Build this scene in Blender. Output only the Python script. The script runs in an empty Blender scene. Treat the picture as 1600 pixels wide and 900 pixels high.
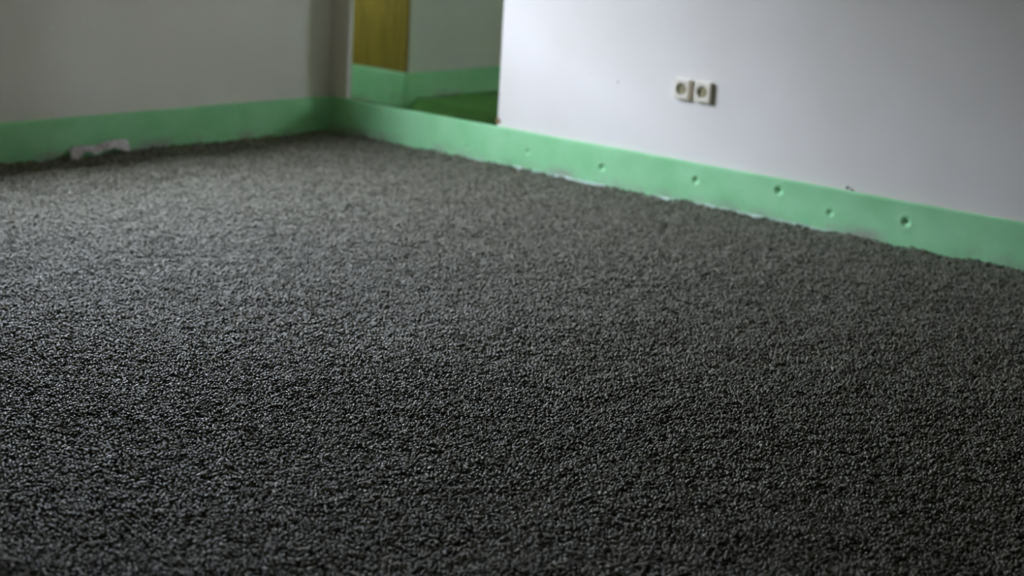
import bpy, bmesh, math, random
import numpy as np
from mathutils import Vector, Matrix, noise

# ------------------------------------------------------------------ camera
S = bpy.context.scene
CAM = (-5.096, -5.351, 1.1387)
YAW, PITCH, ROLL = 0.69789, 0.23861, 0.05810
FPX = 2700.0
cd = bpy.data.cameras.new('camera')
cam = bpy.data.objects.new('camera', cd)
S.collection.objects.link(cam)
fw = Vector((math.cos(YAW) * math.cos(PITCH), math.sin(YAW) * math.cos(PITCH), -math.sin(PITCH)))
rt = Vector((math.sin(YAW), -math.cos(YAW), 0))
up = rt.cross(fw)
c_, s_ = math.cos(ROLL), math.sin(ROLL)
rx, ux = c_ * rt + s_ * up, -s_ * rt + c_ * up
M3 = Matrix((rx, ux, -fw)).transposed()
cam.matrix_world = Matrix.Translation(CAM) @ M3.to_4x4()
cd.sensor_width = 36.0
cd.sensor_fit = 'HORIZONTAL'
cd.lens = FPX / 1600 * 36
cd.clip_start, cd.clip_end = 0.05, 100
cd.dof.use_dof = True
cd.dof.focus_distance = 3.72
cd.dof.aperture_fstop = 2.5
cd.dof.aperture_blades = 7
S.camera = cam

# ------------------------------------------------------------------ light: overcast sky through the left window, added lamps for the hallway
W = bpy.data.worlds.new('overcast_sky')
S.world = W
W.use_nodes = True
bg = W.node_tree.nodes['Background']
bg.inputs[0].default_value = (0.79, 0.84, 1.09, 1)
bg.inputs[1].default_value = 26.0
S.view_settings.view_transform = 'Standard'
S.view_settings.look = 'None'
S.view_settings.gamma = 1.0
S.view_settings.exposure = 1.0

# window openings (in the left wall, and unseen ones added to light the hallway)
WIN = dict(x0=-2.50, x1=-0.95, z0=0.80, z1=2.02)
WT = .13                                     # outer face of the left wall
ADDED_HWIN = dict(y0=0.95, y1=1.5, z0=1.15, z1=2.0)
ADDED_FWIN = dict(y0=-3.2, y1=-2.5, z0=1.2, z1=2.1)


def portal(name, loc, rot, sx, sy):
    l = bpy.data.lights.new(name, 'AREA')
    l.shape = 'RECTANGLE'
    l.size, l.size_y = sx, sy
    l.cycles.is_portal = True
    o = bpy.data.objects.new(name, l)
    S.collection.objects.link(o)
    o.location = loc
    o.rotation_euler = rot
    return o


portal('window_portal', ((WIN['x0'] + WIN['x1']) / 2, WT + .02, (WIN['z0'] + WIN['z1']) / 2),
       (-math.pi / 2, 0, 0), WIN['x1'] - WIN['x0'], WIN['z1'] - WIN['z0'])
def added_light(name, loc, rot, sx, sy, watts):  # area lamps added at unseen openings to brighten the hallway
    l = bpy.data.lights.new(name, 'AREA')
    l.shape = 'RECTANGLE'
    l.size, l.size_y = sx, sy
    l.energy = watts
    l.color = (.82, .86, 1.0)
    o = bpy.data.objects.new(name, l)
    S.collection.objects.link(o)
    o.location = loc
    o.rotation_euler = rot
    return o


added_light('added_hall_light', (-.16, (ADDED_HWIN['y0'] + ADDED_HWIN['y1']) / 2, (ADDED_HWIN['z0'] + ADDED_HWIN['z1']) / 2),
         (0, -math.pi / 2, 0), ADDED_HWIN['z1'] - ADDED_HWIN['z0'], ADDED_HWIN['y1'] - ADDED_HWIN['y0'], 9.5)
added_light('added_far_light', (3.49, (ADDED_FWIN['y0'] + ADDED_FWIN['y1']) / 2, (ADDED_FWIN['z0'] + ADDED_FWIN['z1']) / 2),
         (0, math.pi / 2, 0), ADDED_FWIN['z1'] - ADDED_FWIN['z0'], ADDED_FWIN['y1'] - ADDED_FWIN['y0'], 18)

S.cycles.sample_clamp_indirect = 3.0

RNG = random.Random(7)
NP = np.random.default_rng(11)


# ------------------------------------------------------------------ materials
def mat(name, col, rough=0.6, spec=0.4, build=None):
    m = bpy.data.materials.new(name)
    m.use_nodes = True
    nt = m.node_tree
    b = nt.nodes['Principled BSDF']
    b.inputs['Base Color'].default_value = (*col, 1)
    b.inputs['Roughness'].default_value = rough
    b.inputs['Specular IOR Level'].default_value = spec
    if build:
        build(nt, b)
    return m


def nd(nt, t, **kw):
    n = nt.nodes.new(t)
    for k, v in kw.items():
        if k.startswith('i_'):
            n.inputs[k[2:].replace('_', ' ')].default_value = v
        else:
            setattr(n, k, v)
    return n


def noise_mix(nt, b, c1, c2, scale, detail=4, lo=0.35, hi=0.65):
    tc = nd(nt, 'ShaderNodeTexCoord')
    n = nd(nt, 'ShaderNodeTexNoise', i_Scale=scale, i_Detail=detail)
    nt.links.new(tc.outputs['Object'], n.inputs['Vector'])
    r = nd(nt, 'ShaderNodeValToRGB')
    r.color_ramp.elements[0].position, r.color_ramp.elements[1].position = lo, hi
    r.color_ramp.elements[0].color, r.color_ramp.elements[1].color = (*c1, 1), (*c2, 1)
    nt.links.new(n.outputs['Fac'], r.inputs[0])
    nt.links.new(r.outputs[0], b.inputs['Base Color'])
    return tc, r


def bump(nt, b, tc, scale, strength, dist, detail=3):
    n = nd(nt, 'ShaderNodeTexNoise', i_Scale=scale, i_Detail=detail)
    nt.links.new(tc.outputs['Object'], n.inputs['Vector'])
    bp = nd(nt, 'ShaderNodeBump', i_Strength=strength, i_Distance=dist)
    nt.links.new(n.outputs['Fac'], bp.inputs['Height'])
    nt.links.new(bp.outputs[0], b.inputs['Normal'])


def plaster_nodes(c1, c2):
    def f(nt, b):
        tc, r = noise_mix(nt, b, c1, c2, 2.2, 6)
        bump(nt, b, tc, 240.0, 0.35, 0.002, 4)
    return f


M_WALL = mat('painted_plaster', (.8, .78, .74), .75, .25, plaster_nodes((.80, .76, .66), (.845, .81, .715)))
M_BACK = mat('dark_unseen_plaster', (.3, .27, .22), .85, .2, plaster_nodes((.16, .13, .085), (.20, .165, .11)))  # unseen walls darkened and warmed to shape the bounced light
M_HALLWALL = mat('hall_plaster', (.7, .7, .64), .8, .2, plaster_nodes((.66, .68, .56), (.71, .73, .61)))
M_CEIL = mat('ceiling_paint', (.8, .78, .74), .85, .2, plaster_nodes((.50, .445, .33), (.56, .50, .38)))
M_FRAME = mat('white_window_paint', (.8, .8, .78), .4, .5, lambda nt, b: noise_mix(nt, b, (.78, .78, .76), (.82, .82, .8), 9))
M_GROUND = mat('outside_paving', (.3, .3, .28), .9, .2, lambda nt, b: noise_mix(nt, b, (.26, .26, .24), (.34, .33, .31), 3))


def wood_nodes(nt, b):
    tc = nd(nt, 'ShaderNodeTexCoord')
    mp = nd(nt, 'ShaderNodeMapping')
    mp.inputs['Scale'].default_value = (9, 9, 1.1)
    nt.links.new(tc.outputs['Object'], mp.inputs['Vector'])
    n = nd(nt, 'ShaderNodeTexNoise', i_Scale=3.0, i_Detail=6, i_Distortion=1.2)
    nt.links.new(mp.outputs[0], n.inputs['Vector'])
    r = nd(nt, 'ShaderNodeValToRGB')
    r.color_ramp.elements[0].position, r.color_ramp.elements[1].position = .3, .68
    r.color_ramp.elements[0].color, r.color_ramp.elements[1].color = (.17, .125, .012, 1), (.29, .22, .024, 1)
    nt.links.new(n.outputs['Fac'], r.inputs[0])
    nt.links.new(r.outputs[0], b.inputs['Base Color'])


M_WOOD = mat('ochre_wood', (.5, .3, .05), .5, .4, wood_nodes)

FOAM1, FOAM2 = (.275, .66, .30), (.345, .73, .365)


def foam_nodes(nt, b):
    tc, r = noise_mix(nt, b, FOAM1, FOAM2, 7, 5)
    # dust from the fill clinging to the lower part, in patches
    sx = nd(nt, 'ShaderNodeSeparateXYZ')
    nt.links.new(tc.outputs['Object'], sx.inputs[0])
    mr = nd(nt, 'ShaderNodeMapRange', interpolation_type='SMOOTHSTEP')
    mr.inputs['From Min'].default_value, mr.inputs['From Max'].default_value = .055, .0
    nt.links.new(sx.outputs['Z'], mr.inputs['Value'])
    n = nd(nt, 'ShaderNodeTexNoise', i_Scale=2.6, i_Detail=5, i_Roughness=.65)
    nt.links.new(tc.outputs['Object'], n.inputs['Vector'])
    m2 = nd(nt, 'ShaderNodeMapRange')
    m2.inputs['From Min'].default_value, m2.inputs['From Max'].default_value = .46, .62
    nt.links.new(n.outputs['Fac'], m2.inputs['Value'])
    mu = nd(nt, 'ShaderNodeMath', operation='MULTIPLY')
    nt.links.new(mr.outputs[0], mu.inputs[0])
    nt.links.new(m2.outputs[0], mu.inputs[1])
    mx = nd(nt, 'ShaderNodeMixRGB')
    mx.inputs['Color2'].default_value = (.34, .34, .27, 1)
    nt.links.new(mu.outputs[0], mx.inputs['Fac'])
    nt.links.new(r.outputs[0], mx.inputs['Color1'])
    nt.links.new(mx.outputs[0], b.inputs['Base Color'])
    bump(nt, b, tc, 160, .3, .003, 4)


M_FOAM = mat('green_foam', FOAM1, .62, .35, foam_nodes)
M_HOLE = mat('dark_nail_steel', (.05, .07, .05), .5, .5, lambda nt, b: noise_mix(nt, b, (.03, .05, .03), (.07, .08, .06), 300))
M_FOIL = mat('pale_foil', (.6, .66, .58), .35, .5, lambda nt, b: noise_mix(nt, b, (.28, .45, .31), (.42, .56, .42), 40))
M_SHEET = mat('dark_green_sheet', (.06, .2, .03), .6, .3, lambda nt, b: noise_mix(nt, b, (.06, .20, .03), (.08, .24, .04), 8))
M_PAPER = mat('pale_paper', (.7, .62, .62), .8, .2, lambda nt, b: noise_mix(nt, b, (.66, .59, .58), (.80, .74, .74), 30))
M_CREAM = mat('cream_plastic', (.78, .74, .62), .35, .5, lambda nt, b: noise_mix(nt, b, (.76, .70, .54), (.80, .74, .58), 60))
M_INSERT = mat('shaded_cup_plastic', (.50, .45, .30), .4, .5, lambda nt, b: noise_mix(nt, b, (.30, .27, .13), (.35, .31, .16), 60))  # shade of the recess is put into the cup colour
M_DARKHOLE = mat('pin_hole_dark', (.02, .02, .015), .7, .2, lambda nt, b: noise_mix(nt, b, (.015, .015, .01), (.03, .03, .02), 90))
M_METAL = mat('earth_clip_metal', (.6, .58, .5), .35, .5, lambda nt, b: noise_mix(nt, b, (.5, .48, .4), (.66, .63, .55), 90))
M_METAL.node_tree.nodes['Principled BSDF'].inputs['Metallic'].default_value = 1
M_FILLER = mat('pale_filler', (.86, .85, .82), .8, .2, lambda nt, b: noise_mix(nt, b, (.84, .83, .80), (.9, .89, .87), 60))
M_CHIP = mat('brown_plaster_edge', (.35, .2, .1), .9, .2, lambda nt, b: noise_mix(nt, b, (.28, .15, .07), (.42, .26, .14), 60))

GR_LO, GR_HI = (.036, .034, .016), (.275, .270, .215)


def granule_nodes(nt, b):
    oi = nd(nt, 'ShaderNodeObjectInfo')
    r = nd(nt, 'ShaderNodeValToRGB')
    r.color_ramp.elements[0].color = (*GR_LO, 1)
    r.color_ramp.elements[1].color = (*GR_HI, 1)
    nt.links.new(oi.outputs['Random'], r.inputs[0])
    nt.links.new(r.outputs[0], b.inputs['Base Color'])
    b.inputs['Specular Tint'].default_value = (1, .94, .64, 1)
    b.inputs['Coat Tint'].default_value = (1, .97, .88, 1)
    b.inputs['Coat Weight'].default_value = .2
    b.inputs['Coat Roughness'].default_value = .35


M_GRANULE = mat('dark_granule', GR_HI, .45, .40, granule_nodes)


def bed_nodes(nt, b):
    tc, r = noise_mix(nt, b, (.03, .03, .024), (.07, .068, .055), 150, 3)
    v = nd(nt, 'ShaderNodeTexVoronoi', i_Scale=130)
    nt.links.new(tc.outputs['Object'], v.inputs['Vector'])
    bp = nd(nt, 'ShaderNodeBump', i_Strength=1, i_Distance=.006, invert=True)
    nt.links.new(v.outputs['Distance'], bp.inputs['Height'])
    nt.links.new(bp.outputs[0], b.inputs['Normal'])


M_BED = mat('dark_bed', (.05, .05, .04), .6, .4, bed_nodes)


def glass_nodes(nt, b):
    out = nt.nodes['Material Output']
    t = nd(nt, 'ShaderNodeBsdfTransparent')
    t.inputs[0].default_value = (.93, .95, .94, 1)
    g = nd(nt, 'ShaderNodeBsdfGlossy')
    g.inputs['Roughness'].default_value = .02
    mx = nd(nt, 'ShaderNodeMixShader')
    mx.inputs[0].default_value = .05
    nt.links.new(t.outputs[0], mx.inputs[1])
    nt.links.new(g.outputs[0], mx.inputs[2])
    nt.links.new(mx.outputs[0], out.inputs[0])


M_GLASS = mat('window_glass', (.9, .95, .95), .02, .5, glass_nodes)


# ------------------------------------------------------------------ mesh helpers
def obj(name, bm, m, parent=None, smooth=False):
    me = bpy.data.meshes.new(name)
    bmesh.ops.recalc_face_normals(bm, faces=bm.faces)
    bm.to_mesh(me)
    bm.free()
    if smooth:
        for p in me.polygons:
            p.use_smooth = True
    me.materials.append(m)
    o = bpy.data.objects.new(name, me)
    S.collection.objects.link(o)
    if parent:
        o.parent = parent
    return o


def box(bm, x0, x1, y0, y1, z0, z1, bev=0.0):
    r = bmesh.ops.create_cube(bm, size=1)
    vs = r['verts']
    bmesh.ops.scale(bm, vec=(x1 - x0, y1 - y0, z1 - z0), verts=vs)
    bmesh.ops.translate(bm, vec=((x0 + x1) / 2, (y0 + y1) / 2, (z0 + z1) / 2), verts=vs)
    if bev:
        es = list({e for v in vs for e in v.link_edges})
        bmesh.ops.bevel(bm, geom=es, offset=bev, segments=2, affect='EDGES', profile=.6)


def struct(name, boxes, m, label, cat='wall', bev=0.0, parent=None):
    bm = bmesh.new()
    for b in boxes:
        box(bm, *b, bev=bev)
    o = obj(name, bm, m, parent)
    if parent is None:
        o['kind'] = 'structure'
        o['label'] = label
        o['category'] = cat
    return o


def tag(o, label, cat, group=None, kind=None):
    o['label'] = label
    o['category'] = cat
    if group:
        o['group'] = group
    if kind:
        o['kind'] = kind
    return o


# ------------------------------------------------------------------ large structure
ROOM_X, ROOM_Y, H = -6.6, -6.8, 2.55
T = .014                                     # foam thickness: walls stand this far behind the strip faces
DY0, DY1 = -.942, -.090                      # doorway in the right wall
ZB = -.10
x0, x1, z0, z1 = WIN['x0'], WIN['x1'], WIN['z0'], WIN['z1']
wl = struct('wall_left', [(ROOM_X, x0, T, WT, ZB, H), (x1, .035, T, WT, ZB, H),
                          (x0, x1, T, WT, ZB, z0), (x0, x1, T, WT, z1, H)], M_WALL,
            'shaded beige-grey wall with no socket, on the left')
wr = struct('wall_right', [(T, .115, ROOM_Y, DY0, ZB, H), (T, .115, DY0, DY1, 2.05, H),
                           (T, .040, DY1, T, ZB, H)], M_WALL,
            'bright white wall with two sockets beside the open doorway')
struct('wall_back', [(ROOM_X - .2, .115, ROOM_Y - .2, ROOM_Y, ZB, H)], M_BACK, 'plain wall behind the camera')
struct('wall_front', [(ROOM_X - .2, ROOM_X, ROOM_Y, WT, ZB, H)], M_BACK, 'plain wall beside the camera')
struct('ceiling', [(ROOM_X - .2, 3.5, ROOM_Y - .2, WT, H, H + .15), (-.2, 3.5, WT, 2.4, H, H + .15)], M_CEIL, 'plain pale ceiling', 'ceiling')
struct('floor', [(ROOM_X, T, ROOM_Y, T, -.16, -.013)], M_BED, 'dark floor base under the granular fill', 'floor')
# hallway beyond the doorway
HX, HY = 1.045, .545                         # outside corner of the hallway wall block
hy0, hy1, hz0, hz1 = ADDED_HWIN['y0'], ADDED_HWIN['y1'], ADDED_HWIN['z0'], ADDED_HWIN['z1']
struct('wall_hall', [(HX, 3.4, HY, 2.2, ZB, H)], M_HALLWALL,
       'grey-green hallway wall seen through the doorway')
struct('wall_hall_side', [(.035, .045, WT, hy0, ZB, H), (-.2, .035, WT, hy0, ZB, H), (-.2, .045, hy1, 2.2, ZB, H),
                          (-.2, .045, hy0, hy1, ZB, hz0), (-.2, .045, hy0, hy1, hz1, H)], M_HALLWALL,
       'hallway wall holding a small added window')
struct('wall_hall_end', [(-.2, 3.4, 2.2, 2.4, ZB, H)], M_HALLWALL, 'closed end of the hallway')
fy0, fy1, fz0, fz1 = ADDED_FWIN['y0'], ADDED_FWIN['y1'], ADDED_FWIN['z0'], ADDED_FWIN['z1']
struct('wall_hall_far', [(3.4, 3.5, -3.6, fy0, ZB, H), (3.4, 3.5, fy1, 2.4, ZB, H),
                         (3.4, 3.5, fy0, fy1, ZB, fz0), (3.4, 3.5, fy0, fy1, fz1, H)], M_HALLWALL, 'far side wall of the hallway')
struct('wall_hall_rear', [(.115, 3.4, -3.8, -3.6, ZB, H)], M_HALLWALL, 'rear wall of the hallway')
struct('floor_hall', [(T, 3.4, -3.6, 2.2, -.16, -.07)], M_BED, 'dark hallway floor base', 'floor')
bm = bmesh.new()
box(bm, -14, 12, WT + .01, 22, -.5, -.3)
o = obj('ground', bm, M_GROUND)
tag(o, 'grey ground outside the windows', 'ground', kind='structure')

# unseen building added outside to hide the lower sky from the windows
hb = bpy.data.objects.new('sky_blocker', None)
S.collection.objects.link(hb)
hb.location = (-2, 17, -.3)
tag(hb, 'unseen building added outside the window to block the low sky', 'sky_blocker', kind='structure')
bm = bmesh.new()
box(bm, -26, 26, -3, 5, 0, 5.9)
obj('facade', bm, M_GROUND, hb)
bm = bmesh.new()
rv = [bm.verts.new(v) for v in ((-26.3, -3.4, 5.9), (26.3, -3.4, 5.9), (26.3, 5.4, 5.9), (-26.3, 5.4, 5.9), (-26.3, 1, 7.3), (26.3, 1, 7.3))]
for f in ((0, 1, 5, 4), (2, 3, 4, 5), (0, 4, 3), (1, 2, 5), (3, 2, 1, 0)):
    bm.faces.new([rv[i] for i in f])
obj('roof', bm, M_CHIP, hb)
for k in range(12):
    for zz in (1.2, 4.2):
        bm = bmesh.new()
        box(bm, -24 + 4.1 * k, -22.8 + 4.1 * k, -3.04, -2.99, zz, zz + 1.5, .01)
        obj('window', bm, M_FRAME, hb)


def window(name, a0, a1, zz0, zz1, d, axis, label):
    """casement: outer frame, mullion, two sashes each with its pane; a = along the wall, d = depth of the frame plane"""
    def bx(b, a, aa, z, zz, t0, t1):
        if axis == 'x':
            box(b, a, aa, d + t0, d + t1, z, zz, .004)
        else:
            box(b, d + t0, d + t1, a, aa, z, zz, .004)
    e = bpy.data.objects.new(name, None)
    S.collection.objects.link(e)
    tag(e, label, 'window', kind='structure')
    f = bmesh.new()
    w = .05
    bx(f, a0, a0 + w, zz0, zz1, 0, .06)
    bx(f, a1 - w, a1, zz0, zz1, 0, .06)
    bx(f, a0 + w, a1 - w, zz0, zz0 + w, 0, .06)
    bx(f, a0 + w, a1 - w, zz1 - w, zz1, 0, .06)
    mid = (a0 + a1) / 2
    bx(f, mid - .02, mid + .02, zz0 + w, zz1 - w, 0, .06)
    obj('window_frame', f, M_FRAME, e)
    for q0, q1 in ((a0 + w, mid - .02), (mid + .02, a1 - w)):
        s = bmesh.new()
        v = .035
        bx(s, q0, q0 + v, zz0 + w, zz1 - w, .01, .05)
        bx(s, q1 - v, q1, zz0 + w, zz1 - w, .01, .05)
        bx(s, q0 + v, q1 - v, zz0 + w, zz0 + w + v, .01, .05)
        bx(s, q0 + v, q1 - v, zz1 - w - v, zz1 - w, .01, .05)
        so = obj('sash', s, M_FRAME, e)
        p = bmesh.new()
        if axis == 'x':
            box(p, q0 + v, q1 - v, d + .028, d + .034, zz0 + w + v, zz1 - w - v)
        else:
            box(p, d + .028, d + .034, q0 + v, q1 - v, zz0 + w + v, zz1 - w - v)
        obj('pane', p, M_GLASS, so)
    return e


window('window_1', x0, x1, z0, z1, .04, 'x', 'white casement window in the left wall')
bm = bmesh.new()
box(bm, x0 - .06, x1 + .06, -.055, T + .05, z0 - .022, z0 + .008, .006)  # unseen sill added to shade the floor along the left wall
obj('shade_sill', bm, M_FRAME, bpy.data.objects['window_1'])
window('added_window_2', hy0, hy1, hz0, hz1, -.14, 'y', 'small white casement window, unseen, added to light the hallway')  # both hallway windows are unseen, added for its light

window('added_window_3', fy0, fy1, fz0, fz1, 3.42, 'y', 'white casement window, unseen, added at the far side to light the hallway')

# ochre timber on the end of the hallway wall block
o = struct('trim_1', [(HX - .022, HX, HY, .955, -.02, 2.1)], M_WOOD,
           'ochre wooden post beyond the doorway, above the green strip', 'trim', bev=.003)
# details on the walls, each a part of its wall
SP = [(-1.378, .476, .008), (-1.197, .477, .007)]
for (px, pz, rr) in SP:
    bm = bmesh.new()
    bmesh.ops.create_uvsphere(bm, u_segments=12, v_segments=6, radius=1)
    for v in bm.verts:
        v.co = Vector((px + v.co.x * rr * (1 + .25 * noise.noise(v.co * 2)), T + v.co.y * .0012, pz + v.co.z * rr))
    obj('filler_spot', bm, M_FILLER, wl, True)
bm = bmesh.new()
bmesh.ops.create_uvsphere(bm, u_segments=12, v_segments=6, radius=1)
for v in bm.verts:
    v.co = Vector((T + v.co.x * .0012, -1.517 + v.co.y * .0035, .392 + v.co.z * .003))
obj('drill_hole', bm, M_DARKHOLE, wr, True)
bm = bmesh.new()
bmesh.ops.create_icosphere(bm, subdivisions=2, radius=1)
for v in bm.verts:
    v.co = Vector((T + .001 + v.co.x * .006, DY0 - .004 + v.co.y * .012, .170 + v.co.z * .012)) + Vector(v.co) * .004 * noise.noise(v.co * 2.3)
obj('chipped_plaster', bm, M_CHIP, wr, True)

# ------------------------------------------------------------------ green foam edge strips
NAILS = [(-1.483, .067, 1.0), (-1.906, .086, 1.0), (-2.254, .105, 1.25), (-2.746, .081, 1.3),
         (-1.118, .073, .55), (-2.462, .062, .7), (-.802, .044, .5)]


def ribbon(name, path, zb, zt, th, wob, dz_top, parent=None, dents=(), m=M_FOAM, rows=38):
    """path: list of (point, outward front normal); a sheet with thickness th behind its front face"""
    n = len(path)
    fr, bk, fac = [], [], []
    for i, (p, nn) in enumerate(path):
        ztl = zt + dz_top(i)
        for k in range(rows + 1):
            z = zb + (ztl - zb) * k / rows
            off = wob(p, z)
            for (q, (dp, dz, amp)) in dents:
                r2 = (p - dp).length_squared + (z - dz) ** 2
                R = .016 * (.7 + .3 * amp)
                off -= min(.0105 * amp, .0112) * math.exp(-r2 / (2 * (R * .42) ** 2))
                off += .0010 * amp * math.exp(-((math.sqrt(r2) - R * 1.25) / (R * .5)) ** 2)
            # soft rounded top edge
            e = (ztl - z)
            sh = .0022 * max(0, 1 - e / .004)
            fr.append((p.x + nn.x * (off - sh), p.y + nn.y * (off - sh), z))
            bk.append((p.x - nn.x * (th - sh * .3), p.y - nn.y * (th - sh * .3), z))
    V = fr + bk
    N = len(fr)
    q = rows + 1
    for i in range(n - 1):
        for k in range(rows):
            a = i * q + k
            fac.append((a, a + q, a + q + 1, a + 1))
        a = N + i * q
        fac.append((a, a + rows, a + rows + q, a + q))
        b0, b1 = i * q, (i + 1) * q
        fac.append((b0 + rows, b1 + rows, N + b1 + rows, N + b0 + rows))
        fac.append((b0, N + b0, N + b1, b1))
    for i in (0, n - 1):
        for k in range(rows):
            a = i * q + k
            fac.append((a, a + 1, N + a + 1, N + a))
    me = bpy.data.meshes.new(name)
    me.from_pydata(V, [], fac)
    bm = bmesh.new()
    bm.from_mesh(me)
    bmesh.ops.recalc_face_normals(bm, faces=bm.faces)
    bm.to_mesh(me)
    bm.free()
    for p in me.polygons:
        p.use_smooth = True
    me.materials.append(m)
    o = bpy.data.objects.new(name, me)
    S.collection.objects.link(o)
    if parent:
        o.parent = parent
    return o


# the main strip: along the left wall, round the corner, across the doorway, along the right wall
path = []
RC = .055
st = .0052
x = -4.4
while x < -RC:
    path.append((Vector((x, 0, 0)), Vector((0, -1, 0))))
    x += .012 if x < -1.8 else .008
for k in range(0, 19):
    a = math.pi / 2 * (1 - k / 18)
    path.append((Vector((-RC + RC * math.cos(a), -RC + RC * math.sin(a), 0)), Vector((-math.cos(a), -math.sin(a), 0))))
y = -RC - st
while y > -4.6:
    path.append((Vector((0, y, 0)), Vector((-1, 0, 0))))
    y -= st if y > -3.3 else .012


def wob_main(p, z):
    a = .0022 * noise.noise(Vector((p.x * 3, p.y * 3, z * 9))) + .0012 * noise.noise(Vector((p.x * 11, p.y * 11, z * 14 + 5)))
    a = max(a + .0012, 0)
    d = (p.y - DY0) / (DY1 - DY0)
    if 0 < d < 1 and p.x > -.001:
        a += -.004 * math.sin(math.pi * d) * (z / .15)
    return a


def top_main(i):
    p = path[i][0]
    return -.002 + .0035 * noise.noise(Vector((p.x * 1.7, p.y * 1.7, 3.1))) + .0012 * noise.noise(Vector((p.x * 9, p.y * 9, 8)))


dents = [(None, (Vector((0, yy, 0)), zz, am)) for yy, zz, am in NAILS]
mid = next(i for i, (p, nn) in enumerate(path) if nn.x <= nn.y + 1e-6)
full = path
path = full[:mid + 1]
strip_l = ribbon('edge_strip', path, -.012, .15, T - .0008, wob_main, top_main, rows=24)
tag(strip_l, 'green foam edge strip in the shade below the left wall, behind the pale scrap', 'edge strip', 'foam edge strips')
path = full[mid:]
strip = ribbon('edge_strip', path, -.012, .15, T - .0008, wob_main, top_main, dents=dents)
tag(strip, 'pale green foam edge strip with nail dents below the white wall and across the doorway', 'edge strip', 'foam edge strips')
for yy, zz, am in NAILS[:6]:
    bm = bmesh.new()
    bmesh.ops.create_cone(bm, cap_ends=True, segments=12, radius1=.0042 * am, radius2=.0030 * am, depth=.0025)
    bmesh.ops.rotate(bm, cent=(0, 0, 0), matrix=Matrix.Rotation(-math.pi / 2, 3, 'Y'), verts=bm.verts)
    bmesh.ops.translate(bm, vec=(.0095 * min(am, 1.12), yy, zz), verts=bm.verts)
    obj('nail', bm, M_HOLE, strip)


# torn pale film fringe along the foot of the strip
def fringe(y_a, y_b, seed, hmax):
    n = int(abs(y_b - y_a) / .006)
    bm = bmesh.new()
    prev = None
    for i in range(n + 1):
        t = i / n
        yy = y_a + (y_b - y_a) * t
        h = max(.0, noise.noise(Vector((yy * 6, seed, 0))) * .6 + noise.noise(Vector((yy * 21, seed, 4))) * .5 + .35)
        h = hmax * min(1, h) * math.sin(math.pi * t) ** .3 + .0008
        lean = -.006 - .010 * max(0, noise.noise(Vector((yy * 8, seed, 9))))
        cur = [bm.verts.new((-.003, yy, h + .004)), bm.verts.new((lean, yy, h * .45)), bm.verts.new((lean - .003, yy, -.008)),
               bm.verts.new((lean - .0022, yy, -.008)), bm.verts.new((lean + .0008, yy, h * .45)), bm.verts.new((-.0022, yy, h + .004))]
        if prev:
            for k in range(6):
                bm.faces.new((prev[k], prev[(k + 1) % 6], cur[(k + 1) % 6], cur[k]))
        else:
            bm.faces.new(cur)
        prev = cur
    bm.faces.new(list(reversed(prev)))
    o = obj('torn_film', bm, M_FOIL, strip, True)
    o['label'] = 'pale torn film at the foot of the strip'


fringe(-.75, -1.55, 2.2, .008)
fringe(-1.72, -2.55, 5.7, .009)

# hallway strip wrapping the end of the wall block
hp = []
cx, cy = HX - .045, HY - .028                 # strip stands a little proud of both faces
yy = 1.25
while yy > cy + .02:
    hp.append((Vector((cx, yy, 0)), Vector((-1, 0, 0))))
    yy -= .01
for k in range(9):
    a = math.pi / 2 * k / 8
    hp.append((Vector((cx + .02 - .02 * math.cos(a), cy + .02 - .02 * math.sin(a), 0)), Vector((-math.cos(a), -math.sin(a), 0))))
xx = cx + .03
while xx < 3.3:
    hp.append((Vector((xx, cy, 0)), Vector((0, -1, 0))))
    xx += .012
hs = ribbon('edge_strip', hp, -.05, .132, .011,
            lambda p, z: .003 * noise.noise(Vector((p.x * 4, p.y * 4, z * 6))),
            lambda i: .003 * noise.noise(Vector((hp[i][0].x * 2, hp[i][0].y * 2, 1))), rows=16)
tag(hs, 'dim green foam strip along the hallway wall below the ochre post', 'edge strip', 'foam edge strips')
bm = bmesh.new()
gvs = {}
xs = [.06 + .02 * i for i in range(166)]
ys = [-3.55 + .06 * i for i in range(94)]
for i, xv in enumerate(xs):
    for j, yv in enumerate(ys):
        t = min(1, max(0, (xv - .985) / .05))
        gvs[i, j] = bm.verts.new((xv, yv, -.036 + .048 * t * t * (3 - 2 * t) + .003 * noise.noise(Vector((xv * 2.5, yv * 2.5, 0)))))
for i in range(len(xs) - 1):
    for j in range(len(ys) - 1):
        if xs[i + 1] < .995 or ys[j + 1] < HY - .035:
            bm.faces.new((gvs[i, j], gvs[i + 1, j], gvs[i + 1, j + 1], gvs[i, j + 1]))
bmesh.ops.delete(bm, geom=[v for v in bm.verts if not v.link_faces], context='VERTS')
g = bmesh.ops.extrude_face_region(bm, geom=bm.faces[:])
bmesh.ops.translate(bm, vec=(0, 0, -.016), verts=[v for v in g['geom'] if isinstance(v, bmesh.types.BMVert)])
o = obj('floor_sheet', bm, M_SHEET, None, True)
tag(o, 'dark green covering on the hallway floor beyond the doorway', 'floor covering')


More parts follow.
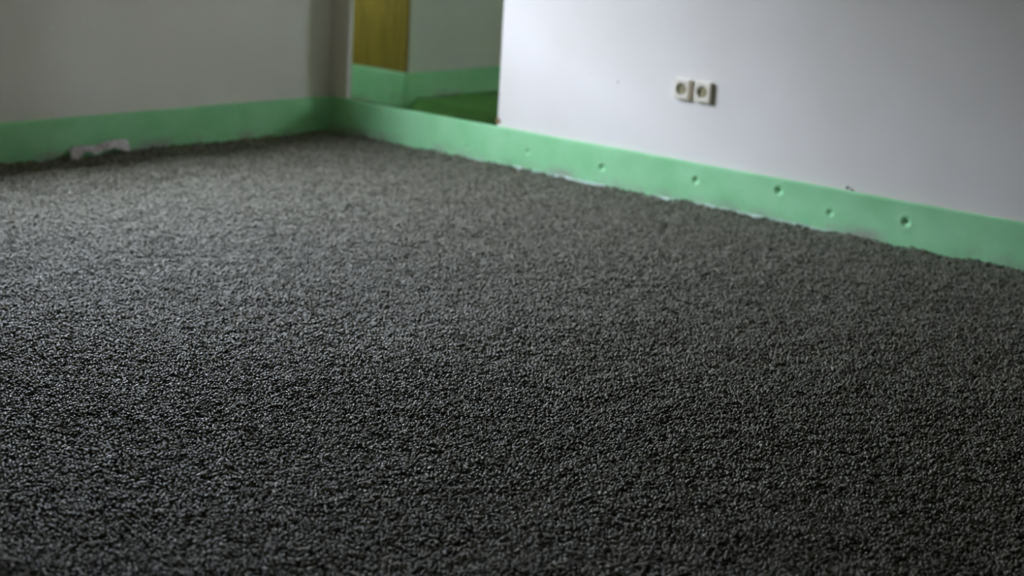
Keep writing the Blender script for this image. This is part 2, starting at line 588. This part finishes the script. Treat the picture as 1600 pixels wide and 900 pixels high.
# ------------------------------------------------------------------ wall sockets
def make_socket(name, yc, zc, w, h):
    """face toward -x on the right wall; thing > cover plate, cup (> pin holes), earth clips"""
    d = .017
    e = bpy.data.objects.new(name, None)
    S.collection.objects.link(e)
    e.location = (T, yc, zc)
    R = .0215
    # cover plate with a round opening: rings from the circle out to the square
    bm = bmesh.new()
    seg = 48
    rings = []

    def sq(a, hw, hh):
        cxx, cyy = math.cos(a), math.sin(a)
        s = min(hw / abs(cxx) if abs(cxx) > 1e-6 else 1e9, hh / abs(cyy) if abs(cyy) > 1e-6 else 1e9)
        return cxx * s, cyy * s
    prof = [('sq', 0, 0.0), ('sq', 0, -d + .004), ('sq', -.0012, -d + .0012), ('sq', -.004, -d), ('ci', R + .0025, -d), ('ci', R, -d + .0012), ('ci', R, -d + .006)]
    for kind, p, xx_ in prof:
        ring = []
        for k in range(seg):
            a = 2 * math.pi * (k + .5) / seg
            if kind == 'sq':
                py, pz = sq(a, w / 2 + p, h / 2 + p)
            else:
                py, pz = math.cos(a) * p, math.sin(a) * p
            ring.append(bm.verts.new((xx_, py, pz)))
        rings.append(ring)
    for r0, r1 in zip(rings, rings[1:]):
        for k in range(seg):
            bm.faces.new((r0[k], r0[(k + 1) % seg], r1[(k + 1) % seg], r1[k]))
    obj('cover_plate', bm, M_CREAM, e)
    # recessed cup
    bm = bmesh.new()
    rings = []
    for rr, xx_ in ((R - .0005, -d + .002), (R - .0012, -.0105), (0.0001, -.0105)):
        rings.append([bm.verts.new((xx_, math.cos(2 * math.pi * k / seg) * rr, math.sin(2 * math.pi * k / seg) * rr)) for k in range(seg)])
    for r0, r1 in zip(rings, rings[1:]):
        for k in range(seg):
            bm.faces.new((r0[k], r0[(k + 1) % seg], r1[(k + 1) % seg], r1[k]))
    cup = obj('socket_cup', bm, M_INSERT, e)
    cup['label'] = 'recessed round socket cup, its shade put into the darker colour'
    for s in (-1, 1):
        b = bmesh.new()
        bmesh.ops.create_cone(b, cap_ends=True, segments=16, radius1=.0028, radius2=.0028, depth=.0015)
        bmesh.ops.rotate(b, cent=(0, 0, 0), matrix=Matrix.Rotation(math.pi / 2, 3, 'Y'), verts=b.verts)
        bmesh.ops.translate(b, vec=(-.0110, s * .0095, 0), verts=b.verts)
        obj('pin_hole', b, M_DARKHOLE, cup)
    for s in (-1, 1):
        b = bmesh.new()
        box(b, -.0155, -.0105, -.0035, .0035, s * .0195 - .0012, s * .0195 + .0012, .0005)
        obj('earth_clip', b, M_METAL, e)
    return e


SOC_D = 'cream wall socket on the white wall, '
tag(make_socket('wall_socket', -1.814, .4025, .064, .0745), SOC_D + 'the one of the pair nearer the doorway', 'socket', 'pair of wall sockets')
tag(make_socket('wall_socket', -1.9035, .4025, .069, .0745), SOC_D + 'the one of the pair farther from the doorway', 'socket', 'pair of wall sockets')

# a dark nail in the wall right above the strip
e = bpy.data.objects.new('nail', None)
S.collection.objects.link(e)
e.location = (T, -2.515, .158)
tag(e, 'small dark nail in the white wall just above the strip', 'nail')
for nm, r1, r2, a, b_ in (('nail_head', .0048, .0042, -.012, -.009), ('nail_shank', .0018, .0018, -.009, .0)):
    bm = bmesh.new()
    bmesh.ops.create_cone(bm, cap_ends=True, segments=14, radius1=r2, radius2=r1, depth=b_ - a)
    bmesh.ops.rotate(bm, cent=(0, 0, 0), matrix=Matrix.Rotation(-math.pi / 2, 3, 'Y'), verts=bm.verts)
    bmesh.ops.translate(bm, vec=((a + b_) / 2, 0, 0), verts=bm.verts)
    obj(nm, bm, M_DARKHOLE, e)

# ------------------------------------------------------------------ crumpled pale paper scrap leaning on the strip at the left wall
top = [(0, .030), (.1, .040), (.25, .042), (.36, .038), (.43, .036), (.5, .040), (.6, .046), (.75, .050), (.9, .052), (.97, .050), (1, .040)]
bot = [(0, -.006), (.08, -.008), (.16, .010), (.24, .020), (.32, .018), (.4, .006), (.46, .012), (.55, .018), (.7, .022), (.8, .016), (.9, .006), (1, .006)]


def lerp(tab, t):
    for (a, va), (b, vb) in zip(tab, tab[1:]):
        if t <= b:
            return va + (vb - va) * (t - a) / (b - a)
    return tab[-1][1]


bm = bmesh.new()
NX, NZ = 64, 12
gv = {}
for s in (0, 1):
    for i in range(NX + 1):
        for k in range(NZ + 1):
            t = i / NX
            zt_, zb_ = lerp(top, t), lerp(bot, t)
            z = zb_ + (zt_ - zb_) * k / NZ
            px = -1.325 + .265 * t
            yy = -.012 - .018 * (1 - k / NZ) + .009 * noise.noise(Vector((t * 16, k * .35, 2))) + .004 * noise.noise(Vector((t * 40, k * .9, 7)))
            z += .003 * noise.noise(Vector((t * 30, k * .2, 12)))
            gv[s, i, k] = bm.verts.new((px, min(yy, -.0065) - (.0 if s else .0016), z))
for i in range(NX):
    for k in range(NZ):
        bm.faces.new([gv[0, i, k], gv[0, i + 1, k], gv[0, i + 1, k + 1], gv[0, i, k + 1]])
        bm.faces.new([gv[1, i, k], gv[1, i, k + 1], gv[1, i + 1, k + 1], gv[1, i + 1, k]])
for i in range(NX):
    for k in (0, NZ):
        bm.faces.new([gv[0, i, k], gv[1, i, k], gv[1, i + 1, k], gv[0, i + 1, k]])
for k in range(NZ):
    for i in (0, NX):
        bm.faces.new([gv[0, i, k], gv[0, i, k + 1], gv[1, i, k + 1], gv[1, i, k]])
o = obj('paper_scrap', bm, M_PAPER, None, True)
tag(o, 'crumpled pale scrap lying against the green strip below the left wall', 'scrap')

# ------------------------------------------------------------------ granular fill: hundreds of thousands of loose granules (one stuff object)
SP_ = .0076
cols = int(5.6 / SP_)
rows_ = int(5.9 / (SP_ * .866))
jj, ii = np.meshgrid(np.arange(rows_), np.arange(cols), indexing='ij')
gx = -.004 - (ii + .5 * (jj % 2)) * SP_
gy = -.004 - jj * SP_ * .866
gx = (gx + NP.normal(0, SP_ * .20, gx.shape)).ravel()
gy = (gy + NP.normal(0, SP_ * .20, gy.shape)).ravel()
f3 = np.array(fw)
r3 = np.array(rt)
dxy = np.stack([gx - CAM[0], gy - CAM[1], np.full_like(gx, -CAM[2])], 1)
dep = dxy @ f3
lat = dxy @ r3
ok = (dep > 1.9) & (np.abs(lat) < .38 * dep + 1.1) & (gx < -.004) & (gy < -.004)
gx, gy = gx[ok], gy[ok]


def vnoise(x, y, s, seed):
    """smooth value noise on a numpy grid"""
    r = np.random.default_rng(seed).random((257, 257))
    u, v = (x * s) % 256, (y * s) % 256
    i, j = u.astype(int), v.astype(int)
    a, b = u - i, v - j
    a, b = a * a * (3 - 2 * a), b * b * (3 - 2 * b)
    return (r[i, j] * (1 - a) + r[i + 1, j] * a) * (1 - b) + (r[i, j + 1] * (1 - a) + r[i + 1, j + 1] * a) * b - .5


near = np.minimum(-gx, -gy)
gz = -.0045 + .008 * vnoise(gx, gy, 3.1, 1) + .006 * vnoise(gx, gy, 11, 2) + .006 * vnoise(gx, gy, 37, 4) + NP.normal(0, .0021, gx.shape)
gz += np.clip(1 - near / .035, 0, 1) * (.004 + .012 * vnoise(gx, gy, 14, 3))
P = np.stack([gx, gy, gz], 1).astype(np.float32)
print('granules', len(P))
me = bpy.data.meshes.new('granular_fill')
me.vertices.add(len(P))
me.vertices.foreach_set('co', P.ravel())
me.materials.append(M_GRANULE)
fill = bpy.data.objects.new('granular_fill', me)
S.collection.objects.link(fill)
tag(fill, 'dark grey loose granular fill covering the whole room floor', 'granules', kind='stuff')
ng = bpy.data.node_groups.new('granules', 'GeometryNodeTree')
ng.interface.new_socket('Geometry', in_out='INPUT', socket_type='NodeSocketGeometry')
ng.interface.new_socket('Geometry', in_out='OUTPUT', socket_type='NodeSocketGeometry')
gi = ng.nodes.new('NodeGroupInput')
go = ng.nodes.new('NodeGroupOutput')
L = ng.links.new
g2i = ng.nodes.new('GeometryNodeGeometryToInstance')
for k in range(6):
    ico = ng.nodes.new('GeometryNodeMeshIcoSphere')
    ico.inputs['Radius'].default_value = .0040
    ico.inputs['Subdivisions'].default_value = 2
    sp = ng.nodes.new('GeometryNodeSetPosition')
    no = ng.nodes.new('ShaderNodeTexNoise')
    no.noise_dimensions = '4D'
    no.inputs['W'].default_value = k * 3.7
    no.inputs['Scale'].default_value = 210
    no.inputs['Detail'].default_value = 2
    pos = ng.nodes.new('GeometryNodeInputPosition')
    L(pos.outputs[0], no.inputs['Vector'])
    sub = ng.nodes.new('ShaderNodeVectorMath')
    sub.operation = 'SUBTRACT'
    sub.inputs[1].default_value = (.5, .5, .5)
    L(no.outputs['Color'], sub.inputs[0])
    scl = ng.nodes.new('ShaderNodeVectorMath')
    scl.operation = 'SCALE'
    scl.inputs['Scale'].default_value = .0042
    L(sub.outputs[0], scl.inputs[0])
    L(ico.outputs[0], sp.inputs['Geometry'])
    L(scl.outputs[0], sp.inputs['Offset'])
    sm = ng.nodes.new('GeometryNodeSetShadeSmooth')
    L(sp.outputs[0], sm.inputs['Geometry'])
    smt = ng.nodes.new('GeometryNodeSetMaterial')
    smt.inputs['Material'].default_value = M_GRANULE
    L(sm.outputs[0], smt.inputs['Geometry'])
    L(smt.outputs[0], g2i.inputs[0])
iop = ng.nodes.new('GeometryNodeInstanceOnPoints')
iop.inputs['Pick Instance'].default_value = True
L(gi.outputs[0], iop.inputs['Points'])
L(g2i.outputs[0], iop.inputs['Instance'])
ri = ng.nodes.new('FunctionNodeRandomValue')
ri.data_type = 'INT'
for s in ri.inputs:
    if s.enabled and s.name == 'Min':
        s.default_value = 0
    if s.enabled and s.name == 'Max':
        s.default_value = 5
L([s for s in ri.outputs if s.enabled][0], iop.inputs['Instance Index'])
rr = ng.nodes.new('FunctionNodeRandomValue')
rr.data_type = 'FLOAT_VECTOR'
[s for s in rr.inputs if s.enabled and s.name == 'Max'][0].default_value = (6.283, 6.283, 6.283)
rr.inputs['Seed'].default_value = 3
L([s for s in rr.outputs if s.enabled][0], iop.inputs['Rotation'])
rs = ng.nodes.new('FunctionNodeRandomValue')
rs.data_type = 'FLOAT_VECTOR'
[s for s in rs.inputs if s.enabled and s.name == 'Min'][0].default_value = (.76, .76, .70)
[s for s in rs.inputs if s.enabled and s.name == 'Max'][0].default_value = (1.16, 1.16, 1.06)
rs.inputs['Seed'].default_value = 5
L([s for s in rs.outputs if s.enabled][0], iop.inputs['Scale'])
L(iop.outputs[0], go.inputs[0])
md = fill.modifiers.new('granules', 'NODES')
md.node_group = ng
